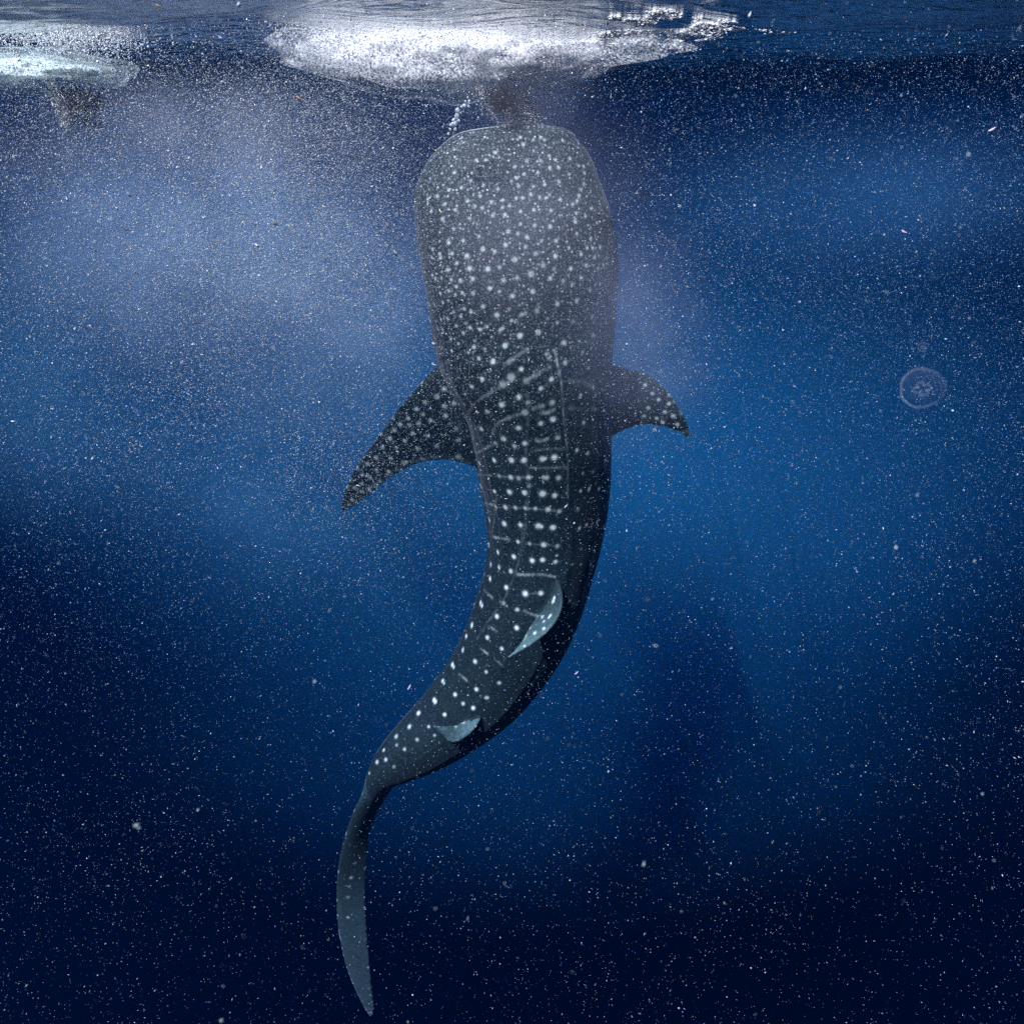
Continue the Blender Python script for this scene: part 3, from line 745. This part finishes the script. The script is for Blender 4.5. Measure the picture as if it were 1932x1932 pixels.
# ------------------------------------------------------------------ milky clouds and dark silt hanging in the water, plus volumes added to brighten it
def cloud(name, c, r, dens, col, scale, lo=.35, hi=.7, aniso=.2, soft=1.6, absorb=(.8, .85, .95)):
    bm = bmesh.new(); bmesh.ops.create_icosphere(bm, subdivisions=3, radius=1)
    me = bpy.data.meshes.new(name); bm.to_mesh(me); bm.free()
    m, t, o = mat_new(name + '_volume')
    tc = N(t, 'ShaderNodeTexCoord')
    ln = N(t, 'ShaderNodeVectorMath', operation='LENGTH'); t.links.new(tc.outputs['Object'], ln.inputs[0])
    mr = N(t, 'ShaderNodeMapRange', interpolation_type='SMOOTHSTEP'); mr.inputs[1].default_value = .98; mr.inputs[2].default_value = 0
    t.links.new(ln.outputs['Value'], mr.inputs[0])
    pw = N(t, 'ShaderNodeMath', operation='POWER'); pw.inputs[1].default_value = soft; t.links.new(mr.outputs[0], pw.inputs[0])
    geo = N(t, 'ShaderNodeNewGeometry'); nz = N(t, 'ShaderNodeTexNoise', i_Scale=scale, i_Detail=3.0)
    t.links.new(geo.outputs['Position'], nz.inputs['Vector'])
    m2 = N(t, 'ShaderNodeMapRange'); m2.inputs[1].default_value = lo; m2.inputs[2].default_value = hi; m2.inputs[3].default_value = .12
    t.links.new(nz.outputs['Fac'], m2.inputs[0])
    mu = N(t, 'ShaderNodeMath', operation='MULTIPLY'); t.links.new(pw.outputs[0], mu.inputs[0]); t.links.new(m2.outputs[0], mu.inputs[1])
    mu2 = N(t, 'ShaderNodeMath', operation='MULTIPLY'); mu2.inputs[1].default_value = dens; t.links.new(mu.outputs[0], mu2.inputs[0])
    pv = N(t, 'ShaderNodeVolumePrincipled'); pv.inputs['Color'].default_value = (*col, 1); pv.inputs['Absorption Color'].default_value = (*absorb, 1)
    pv.inputs['Anisotropy'].default_value = aniso
    t.links.new(mu2.outputs[0], pv.inputs['Density']); t.links.new(pv.outputs[0], o.inputs['Volume'])
    ob = link_mesh(name, me, m, smooth=False); ob.location = c; ob.scale = r
    tag(ob, kind='stuff')
    return ob


cloud('haze', at(380, 470, 6.6), (2.6, 1.3, 1.5), 1.9, (.44, .66, .95), 1.6, lo=.30)
cloud('haze', at(620, 620, 6.0), (1.6, .9, 1.5), 1.8, (.44, .66, .95), 1.8, lo=.30)
cloud('haze', at(560, 900, 6.6), (2.6, 1.2, 2.0), .55, (.20, .58, .95), 1.4, lo=.3)
cloud('haze', at(1100, 900, 8.8), (8.5, 2.6, 4.1), .40, (.05, .47, .93), .5, lo=-1.0, soft=1.0)  # added blue volume that brightens the open water behind the shark
cloud('haze', at(1080, 1330, 6.8), (6.5, 1.7, 3.9), .23, (.04, .45, .92), .5, lo=-1.0, soft=1.2)  # added blue volume that lifts the dark lower water
cloud('haze', at(60, 720, 6.6), (1.9, 1.2, 2.2), .5, (.15, .55, .93), 1.0, lo=-.2)  # added volume that brightens the dark left edge
cloud('haze', at(1640, 370, 7.6), (3.4, 1.5, 1.1), .42, (.12, .46, .93), 1.0, lo=-.2)  # added volume that brightens the water at the upper right
cloud('haze', at(350, 250, 5.4), (2.6, .8, .55), 1.3, (.70, .67, .72), 1.8)
cloud('haze', at(985, 430, 3.5), (.80, .30, .72), 1.35, (.76, .74, .90), 2.0, lo=.2, soft=1.0)
cloud('haze', at(1205, 660, 4.1), (.60, .3, .80), 2.4, (.60, .66, .90), 2.5, soft=1.0)
cloud('haze', at(952, 192, 4.40), (.15, .10, .11), 34, (.07, .06, .06), 9.0, absorb=(.03, .02, .02), aniso=0, soft=.9)  # dark silt volume between the foam and the snout
cloud('haze', at(152, 196, 4.95), (.17, .10, .11), 22, (.07, .06, .06), 9.0, absorb=(.03, .02, .02), aniso=0, soft=.9)  # dark silt volume under the small left foam patch
cloud('foam', at(870, 88, 5.15), (1.30, .20, .20), 12, (.99, .99, .99), 3.0, lo=.2, hi=.5, aniso=0, soft=1.2)
cloud('foam', at(985, 172, 5.0), (.46, .2, .30), 9, (.97, .97, .99), 6.0, lo=.3, hi=.55, aniso=0, soft=1.0)
cloud('foam', at(930, 150, 4.9), (.75, .22, .22), 5, (.97, .97, .99), 5.0, lo=.3, hi=.6, aniso=0, soft=1.3)
cloud('foam', at(80, 140, 5.3), (.60, .16, .15), 7, (.93, .98, .96), 5.0, lo=.3, hi=.5, aniso=0, soft=1.0)


def foam_bank(c, r, col, label, seed, freq=1.0, alpha=None, grow=1.0):
    """lumpy body of a foam patch under the surface; alpha < 1 = thinner froth with gaps between the bubbles"""
    bm = bmesh.new(); bmesh.ops.create_icosphere(bm, subdivisions=5 if alpha else 6, radius=1)
    V = np.array([v.co[:] for v in bm.verts]); W_ = V * np.array(r)
    k = nz1(W_ * np.array([3, 5, 6]) * freq + seed, 3) - .5; k2 = nz2(W_ * 14 * freq + seed, 3) - .5
    ex = grow * (1 + .75 * k + .22 * k2)
    W_ = W_ * ex[:, None]
    W_[:, 2] *= 1 - .5 * (np.abs(V[:, 0]) ** 2.2)
    W_[:, 1] += .55 * W_[:, 2]                       # slant put into the shape so the camera side catches the sun
    W_ = W_ + np.array(c)
    W_[:, 2] = np.minimum(W_[:, 2], wave_h(W_[:, 0], W_[:, 1]) - .012)
    for v, p in zip(bm.verts, W_): v.co = p
    me = bpy.data.meshes.new('foam'); bm.to_mesh(me); bm.free()
    m, t, o = mat_new('foam_body'); b = N(t, 'ShaderNodeBsdfPrincipled', i_Roughness=.9)
    tc = N(t, 'ShaderNodeTexCoord'); nz = N(t, 'ShaderNodeTexNoise', i_Scale=34.0, i_Detail=7.0); t.links.new(tc.outputs['Object'], nz.inputs['Vector'])
    rp = N(t, 'ShaderNodeValToRGB'); rp.color_ramp.elements[0].position = .30; rp.color_ramp.elements[1].position = .58
    rp.color_ramp.elements[0].color = (*[x * .62 for x in col], 1); rp.color_ramp.elements[1].color = (*col, 1)
    t.links.new(nz.outputs['Fac'], rp.inputs[0]); t.links.new(rp.outputs[0], b.inputs['Base Color'])
    bp = N(t, 'ShaderNodeBump', i_Strength=.35, i_Distance=.015); t.links.new(nz.outputs['Fac'], bp.inputs['Height']); t.links.new(bp.outputs[0], b.inputs['Normal'])
    if alpha:
        na = N(t, 'ShaderNodeTexNoise', i_Scale=90.0, i_Detail=4.0); t.links.new(tc.outputs['Object'], na.inputs['Vector'])
        nb = N(t, 'ShaderNodeTexNoise', i_Scale=7.0, i_Detail=3.0); t.links.new(tc.outputs['Object'], nb.inputs['Vector'])
        ma = N(t, 'ShaderNodeMapRange'); ma.inputs[1].default_value = .42; ma.inputs[2].default_value = .66; t.links.new(na.outputs['Fac'], ma.inputs[0])
        mb = N(t, 'ShaderNodeMapRange'); mb.inputs[1].default_value = .35; mb.inputs[2].default_value = .6; mb.inputs[3].default_value = .25; mb.inputs[4].default_value = 2 * alpha
        t.links.new(nb.outputs['Fac'], mb.inputs[0])
        mm = N(t, 'ShaderNodeMath', operation='MULTIPLY', use_clamp=True); t.links.new(ma.outputs[0], mm.inputs[0]); t.links.new(mb.outputs[0], mm.inputs[1])
        t.links.new(mm.outputs[0], b.inputs['Alpha'])
    t.links.new(b.outputs[0], o.inputs[0])
    return tag(link_mesh('foam', me, m), label, kind='stuff')


cb, lb = at(875, 90, 4.85), 'dense white body of the broad foam bank above the snout'
foam_bank(cb, (.72, .24, .17), (.97, .97, .98), lb, 2.0, grow=.9)
foam_bank(cb, (.80, .26, .20), (.97, .97, .98), lb, 2.0, alpha=.8, grow=1.05)
foam_bank(cb, (.80, .26, .19), (.97, .97, .98), lb, 5.0, alpha=.38, grow=1.18)
foam_bank(at(950, 140, 4.9), (.34, .16, .15), (.90, .90, .93), 'thin froth sinking from the foam bank towards the snout', 3.0, alpha=.16)
foam_bank(at(1000, 180, 4.95), (.16, .12, .16), (.90, .90, .93), 'thin froth sinking from the foam bank towards the snout', 5.0, alpha=.16)
cb, lb = at(60, 134, 5.15), 'greenish white body of the small foam patch at the upper left'
foam_bank(cb, (.40, .2, .06), (.84, .95, .92), lb, 9.0, 1.6)
foam_bank(cb, (.40, .2, .07), (.80, .92, .89), lb, 9.0, 1.6, alpha=.45, grow=1.2)
foam_bank(cb, (.40, .2, .085), (.78, .92, .88), lb, 4.0, 1.6, alpha=.2, grow=1.5)
# ropes of foam on the surface right of the bank
n_ = 260000
xa, xb = at(1120, 60, 4.9)[0], at(1440, 60, 4.9)[0]
q_ = np.stack([rng.uniform(xa, xb, n_), rng.uniform(3.9, 6.2, n_), np.zeros(n_)], 1)
q_[:, 2] = wave_h(q_[:, 0], q_[:, 1]) - np.abs(rng.normal(0, .008, n_))
rg = np.abs(nz2(np.stack([q_[:, 0] * 4, q_[:, 1] * 2.2, q_[:, 0] * 0], 1), 4) - .5)
fd = (q_[:, 0] - xa) / (xb - xa)
kp = rng.random(n_) < np.clip(.055 - rg, 0, .055) / .055 * (1 - fd) ** .7 * np.exp(-((q_[:, 1] - 4.9) / .7) ** 2)
q_ = q_[kp][:30000]
tag(flakes('foam', q_, .0042 * rng.lognormal(0, .4, len(q_)), np.tile([1.2, 0, 0], (len(q_), 1)), foamm), 'torn ropes of foam on the water surface right of the foam bank', kind='stuff')

# ------------------------------------------------------------------ dark swirls under the foam
dark = grain('dark_silt', (.045, .04, .045), spread=.6)
pale_m = grain('pale_silt', (.55, .55, .57), spread=.4)


def join_stream(pts, Y, n, spread, size, mat, name, label, stretch):
    A = catmull(np.array(pts, float), 20)
    k = rng.integers(0, len(A), n)
    q = A[k] + rng.normal(size=(n, 2)) * spread
    Pp = np.array([at(u, v, Y + e) for (u, v), e in zip(q, rng.normal(0, .05, n))])
    st = np.tile(np.array(stretch, float), (n, 1)) * rng.uniform(.6, 1.3, (n, 1))
    o = flakes(name, Pp, size * rng.lognormal(0, .4, n), st, mat)
    return tag(o, label, kind='stuff')


join_stream([(915, 182), (940, 172), (968, 176), (990, 190), (985, 205), (950, 196), (930, 190)], 4.55, 700, (9, 8), .0030, dark, 'silt', 'dark brown swirl of silt between the white foam and the snout', (.7, 0, -.45))
join_stream([(975, 215), (990, 222), (1000, 208)], 4.55, 300, (12, 8), .0030, dark, 'silt', 'dark brown swirl of silt between the white foam and the snout', (.7, 0, -.45))
join_stream([(905, 165), (912, 190), (930, 215), (950, 235), (960, 236)], 4.45, 320, (6, 7), .0028, pale_m, 'silt', 'pale streaks curling round the dark swirl above the snout', (.6, 0, -.6))
join_stream([(960, 205), (985, 215), (1010, 228)], 4.45, 180, (16, 9), .0026, pale_m, 'silt', 'pale streaks curling round the dark swirl above the snout', (.7, 0, -.4))
join_stream([(112, 182), (135, 172), (165, 176), (188, 190), (165, 205), (140, 200), (150, 230), (190, 232)], 5.1, 1200, (9, 8), .0036, dark, 'silt', 'dark swirl of silt under the small foam patch at the left', (.7, 0, -.4))
join_stream([(98, 160), (106, 190), (122, 215), (128, 240)], 5.0, 900, (6, 9), .0034, pale_m, 'silt', 'pale streaks beside the dark swirl at the left', (.3, 0, -.7))

# ------------------------------------------------------------------ bubbles, jellyfish, single flecks
glass, t, o = mat_new('bubble')
g_ = N(t, 'ShaderNodeBsdfPrincipled', i_Roughness=.12); g_.inputs['Base Color'].default_value = (.85, .92, 1, 1)
tr = N(t, 'ShaderNodeBsdfTransparent'); mx = N(t, 'ShaderNodeMixShader'); lw = N(t, 'ShaderNodeLayerWeight', i_Blend=.45)
mr = N(t, 'ShaderNodeMapRange'); mr.inputs[3].default_value = .45
t.links.new(lw.outputs['Facing'], mr.inputs[0]); t.links.new(mr.outputs[0], mx.inputs[0])
t.links.new(tr.outputs[0], mx.inputs[1]); t.links.new(g_.outputs[0], mx.inputs[2]); t.links.new(mx.outputs[0], o.inputs[0])
bm = bmesh.new(); bmesh.ops.create_icosphere(bm, subdivisions=2, radius=1)
for v in bm.verts: v.co *= 1 + .12 * math.sin(3 * v.co.x + 5 * v.co.z)
bub = bpy.data.meshes.new('air_bubble'); bm.to_mesh(bub); bm.free(); bub.materials.append(glass)
bub.polygons.foreach_set('use_smooth', np.ones(len(bub.polygons), bool))
for k in range(26):
    f = random.random() ** .9
    u = np.interp(f, [0, .25, .5, 1], [848, 856, 866, 884]) + random.gauss(0, 4.2); v = np.interp(f, [0, .25, .5, 1], [254, 236, 215, 190]) + random.gauss(0, 4)
    ob = bpy.data.objects.new('air_bubble', bub); COL.objects.link(ob)
    ob.location = at(u, v, 4.15 + random.uniform(-.04, .04)); r = random.uniform(.003, .0095) * (1.15 if .2 < f < .6 else .8)
    ob.scale = (r, r, r * random.uniform(.8, 1.3)); ob.rotation_euler = (random.random(), random.random(), random.random())
    tag(ob, 'small silvery bubble in the slanting trail by the left corner of the snout', 'bubble', 'bubbles trailing from the snout')

jel, t, o = mat_new('jelly')
tl = N(t, 'ShaderNodeBsdfDiffuse'); tl.inputs['Color'].default_value = (.55, .62, .80, 1)
tr = N(t, 'ShaderNodeBsdfTransparent'); mx = N(t, 'ShaderNodeMixShader')
at_ = N(t, 'ShaderNodeAttribute', attribute_name='opacity'); nz = N(t, 'ShaderNodeTexNoise', i_Scale=28.0, i_Detail=4.0)
mu = N(t, 'ShaderNodeMath', operation='MULTIPLY'); m2 = N(t, 'ShaderNodeMapRange'); m2.inputs[1].default_value = .35; m2.inputs[2].default_value = .65; m2.inputs[3].default_value = .3
t.links.new(nz.outputs['Fac'], m2.inputs[0]); t.links.new(m2.outputs[0], mu.inputs[1]); t.links.new(at_.outputs['Fac'], mu.inputs[0])
t.links.new(mu.outputs[0], mx.inputs[0]); t.links.new(tr.outputs[0], mx.inputs[1]); t.links.new(tl.outputs[0], mx.inputs[2]); t.links.new(mx.outputs[0], o.inputs[0])


def jelly_mesh(name, fn, nu, nvv, opac, parent, closed=True):
    V = []; O = []
    for i in range(nu):
        for j in range(nvv):
            p, op = fn(i / (nu if closed else nu - 1), j / (nvv - 1)); V.append(p); O.append(op * opac)
    ii = np.arange(nu * nvv).reshape(nu, nvv)
    nx = np.roll(ii, -1, 0)
    Q = np.stack([ii[:, :-1], nx[:, :-1], nx[:, 1:], ii[:, 1:]], -1)
    if not closed: Q = Q[:-1]
    me = fast_mesh(name, np.array(V), Q.reshape(-1, 4))
    a = me.attributes.new('opacity', 'FLOAT', 'POINT'); a.data.foreach_set('value', np.array(O, np.float32))
    ob = bpy.data.objects.new(name, me); COL.objects.link(ob); me.materials.append(jel); ob.parent = parent
    me.polygons.foreach_set('use_smooth', np.ones(len(me.polygons), bool))
    return ob


def jellyfish(u, v, Y, R, op, label):
    jr = empty('jellyfish', at(u, v, Y)); tag(jr, label, 'jellyfish')
    d = Vector(CAM) - jr.location
    jr.rotation_euler = (d.to_track_quat('Z', 'Y').to_matrix() @ __import__('mathutils').Matrix.Rotation(.28, 3, 'X')).to_euler()
    def bell(a, b):
        an = a * 2 * math.pi; w_ = 1 + .012 * math.sin(7 * an) + .03 * math.sin(3 * an + 1)
        r = R * math.sin(b * math.pi / 2) * w_
        return (r * math.cos(an), r * math.sin(an), R * .38 * math.cos(b * math.pi / 2) - .1 * R), .10 + .18 * b
    jelly_mesh('bell', bell, 64, 14, op, jr)
    def rim(a, b):
        an = a * 2 * math.pi; w_ = 1 + .012 * math.sin(7 * an) + .03 * math.sin(3 * an + 1); c = b * 2 * math.pi
        fade = .55 + .45 * math.sin(an * 1.0 - 1.9) + .15 * math.sin(5 * an)
        return (R * math.cos(an) * (w_ + .075 * math.cos(c)), R * math.sin(an) * (w_ + .075 * math.cos(c)), -.1 * R + .05 * R * math.sin(c)), max(.25, fade) * .8
    jelly_mesh('rim', rim, 72, 10, op, jr)
    for k in range(4):
        a0 = k * math.pi / 2 + .5
        def gon(a, b, a0=a0):
            an = (a * 1.5 - .75) * math.pi; c = b * 2 * math.pi; rr = R * .14
            x = R * .24 * math.cos(a0) + rr * math.cos(a0 + an) * (1 + .6 * math.cos(c)); y = R * .20 * math.sin(a0) + rr * math.sin(a0 + an) * (1 + .6 * math.cos(c))
            return (x, y, R * .05 + R * .05 * math.sin(c)), .45
        jelly_mesh('gonad', gon, 18, 8, op, jr, closed=False)
    for k in range(4):
        a0 = k * math.pi / 2 + 1.2 + random.uniform(-.3, .3)
        def arm(a, b, a0=a0):
            c = b * 2 * math.pi; r = R * (.1 + .75 * a); w_ = R * .045 * (1 - .6 * a)
            an = a0 + .35 * math.sin(a * 4)
            return (r * math.cos(an) + w_ * math.cos(c) * -math.sin(an), r * math.sin(an) + w_ * math.cos(c) * math.cos(an), -.12 * R + w_ * math.sin(c)), .35 * (1 - .6 * a)
        jelly_mesh('oral_arm', arm, 20, 8, op, jr, closed=False)
    return jr


jellyfish(1739, 733, 3.0, .078, .14, 'faint translucent moon jellyfish with a pale ring rim, right of the shark')
jellyfish(1741, 655, 3.6, .022, .16, 'tiny pale jellyfish blur just above the ringed jellyfish')

fleckm, t, o = mat_new('fleck'); b_ = N(t, 'ShaderNodeBsdfPrincipled', i_Roughness=.35); b_.inputs['Base Color'].default_value = (.9, .86, .72, 1); t.links.new(b_.outputs[0], o.inputs[0])
lilac, t, o = mat_new('lilac_fleck'); b_ = N(t, 'ShaderNodeBsdfPrincipled', i_Roughness=.5); b_.inputs['Base Color'].default_value = (.62, .50, .62, 1); t.links.new(b_.outputs[0], o.inputs[0])
orange, t, o = mat_new('amber_fleck'); b_ = N(t, 'ShaderNodeBsdfPrincipled', i_Roughness=.5); b_.inputs['Base Color'].default_value = (.55, .30, .10, 1); t.links.new(b_.outputs[0], o.inputs[0])


def fleck_mesh(seed, L, bend, mat):
    r_ = random.Random(seed)
    bm = bmesh.new(); bmesh.ops.create_icosphere(bm, subdivisions=2, radius=1)
    for v in bm.verts:
        x = v.co.x
        k = (1 - .35 * x) * (1 + .12 * math.sin(5 * x + seed))
        v.co.y *= .36 * k; v.co.z *= .36 * k; v.co.x = x * 1.3; v.co.z += bend * x * x
    me = bpy.data.meshes.new('fleck'); bm.to_mesh(me); bm.free(); me.materials.append(mat)
    me.polygons.foreach_set('use_smooth', np.ones(len(me.polygons), bool))
    return me


FL = [(831, 399, 3.6, .0085, 50, .5, fleckm, 'bright hooked fleck in front of the shark\'s left cheek'), (889, 407, 3.6, .006, 85, .1, fleckm, 'upright white fleck over the shark\'s head, right of the hooked one'),
 (813, 418, 3.6, .004, -30, .1, fleckm, 'tiny yellowish fleck at the left edge of the shark\'s head'), (831, 501, 3.6, .0055, -45, .6, fleckm, 'curved yellowish fleck over the shark\'s left side below the cheek'),
 (941, 576, 3.6, .005, 20, .1, fleckm, 'oval white fleck over the shark\'s back at gill height'), (934, 582, 3.6, .0042, -70, .1, fleckm, 'small fleck just left of and below the oval white one'),
 (818, 648, 3.6, .0065, 5, .2, fleckm, 'white fleck at the edge of the body by the gills'), (818, 688, 3.6, .008, 30, .6, fleckm, 'looped white fleck beside the left fin\'s front root'),
 (835, 629, 3.6, .0045, 0, .0, fleckm, 'short white fleck over the gill slits'), (750, 852, 3.6, .006, 15, .1, fleckm, 'bright cream fleck in the middle of the left pectoral fin'),
 (676, 916, 3.6, .0065, 12, .1, fleckm, 'bright cream fleck near the tip of the left pectoral fin'), (926, 698, 3.6, .0065, 60, .3, fleckm, 'slanting white fleck over the middle of the back'),
 (900, 778, 3.6, .0075, 62, .0, fleckm, 'thin white dash between dot rows left of the back ridge'), (773, 1297, 3.4, .017, -65, .2, lilac, 'lilac blur of a fleck left of the tail stock'),
 (3966/2.12, 245, 3.0, .011, -30, .3, lilac, 'pale lilac scrap near the right edge, high up'), (565, 186, 3.4, .010, 40, .2, orange, 'amber blurred speck at the upper left, under the murk'),
 (300, 11, 2.6, .006, 20, .1, orange, 'amber fleck at the very top left'), (223, 288, 2.6, .004, 0, .1, orange, 'round amber fleck left of the shark, below the small foam patch'),
 (1068, 955, 3.8, .011, -50, .1, lilac, 'pinkish scrap at the foot of the back ridge line'), (677, 1330, 3.4, .009, -70, .2, lilac, 'dim lilac dash left of the tail'),
 (1088, 1270, 3.6, .013, -50, .2, lilac, 'dim slanting dash right of the dorsal fin'), (25, 795, 3.2, .007, 0, .1, fleckm, 'pale round fleck at the left edge of the picture'),
 (1705, 438, 3.0, .009, 20, .3, lilac, 'soft pale scrap high on the right, above the jellyfish')]
for k, (u, v, Y, L, ang, bend, mat, lab) in enumerate(FL):
    ob = bpy.data.objects.new('fleck', fleck_mesh(k, L, bend, mat)); COL.objects.link(ob)
    ob.location = at(u, v, Y); ob.scale = (L, L, L)
    ob.rotation_euler = (math.radians(random.uniform(-20, 20)), math.radians(ang), math.radians(random.uniform(-15, 15)))
    tag(ob, lab, 'plankton', 'single drifting flecks')

# ------------------------------------------------------------------ the water itself
bm = bmesh.new(); bmesh.ops.create_cube(bm, size=1)
for v in bm.verts:
    v.co = Vector((v.co.x * 2 * HX, (HY0 + HY1) / 2 + v.co.y * (HY1 - HY0), (HZ + .15) / 2 + v.co.z * (.15 - HZ)))
me = bpy.data.meshes.new('haze'); bm.to_mesh(me); bm.free()
m, t, o = mat_new('blue_water')
pv = N(t, 'ShaderNodeVolumePrincipled')
pv.inputs['Color'].default_value = (.0008, .026, .060, 1)
pv.inputs['Absorption Color'].default_value = (.30, .42, .72, 1)
pv.inputs['Density'].default_value = .15
pv.inputs['Anisotropy'].default_value = .7
t.links.new(pv.outputs[0], o.inputs['Volume'])
hz = link_mesh('haze', me, m, smooth=False)
tag(hz, kind='stuff')
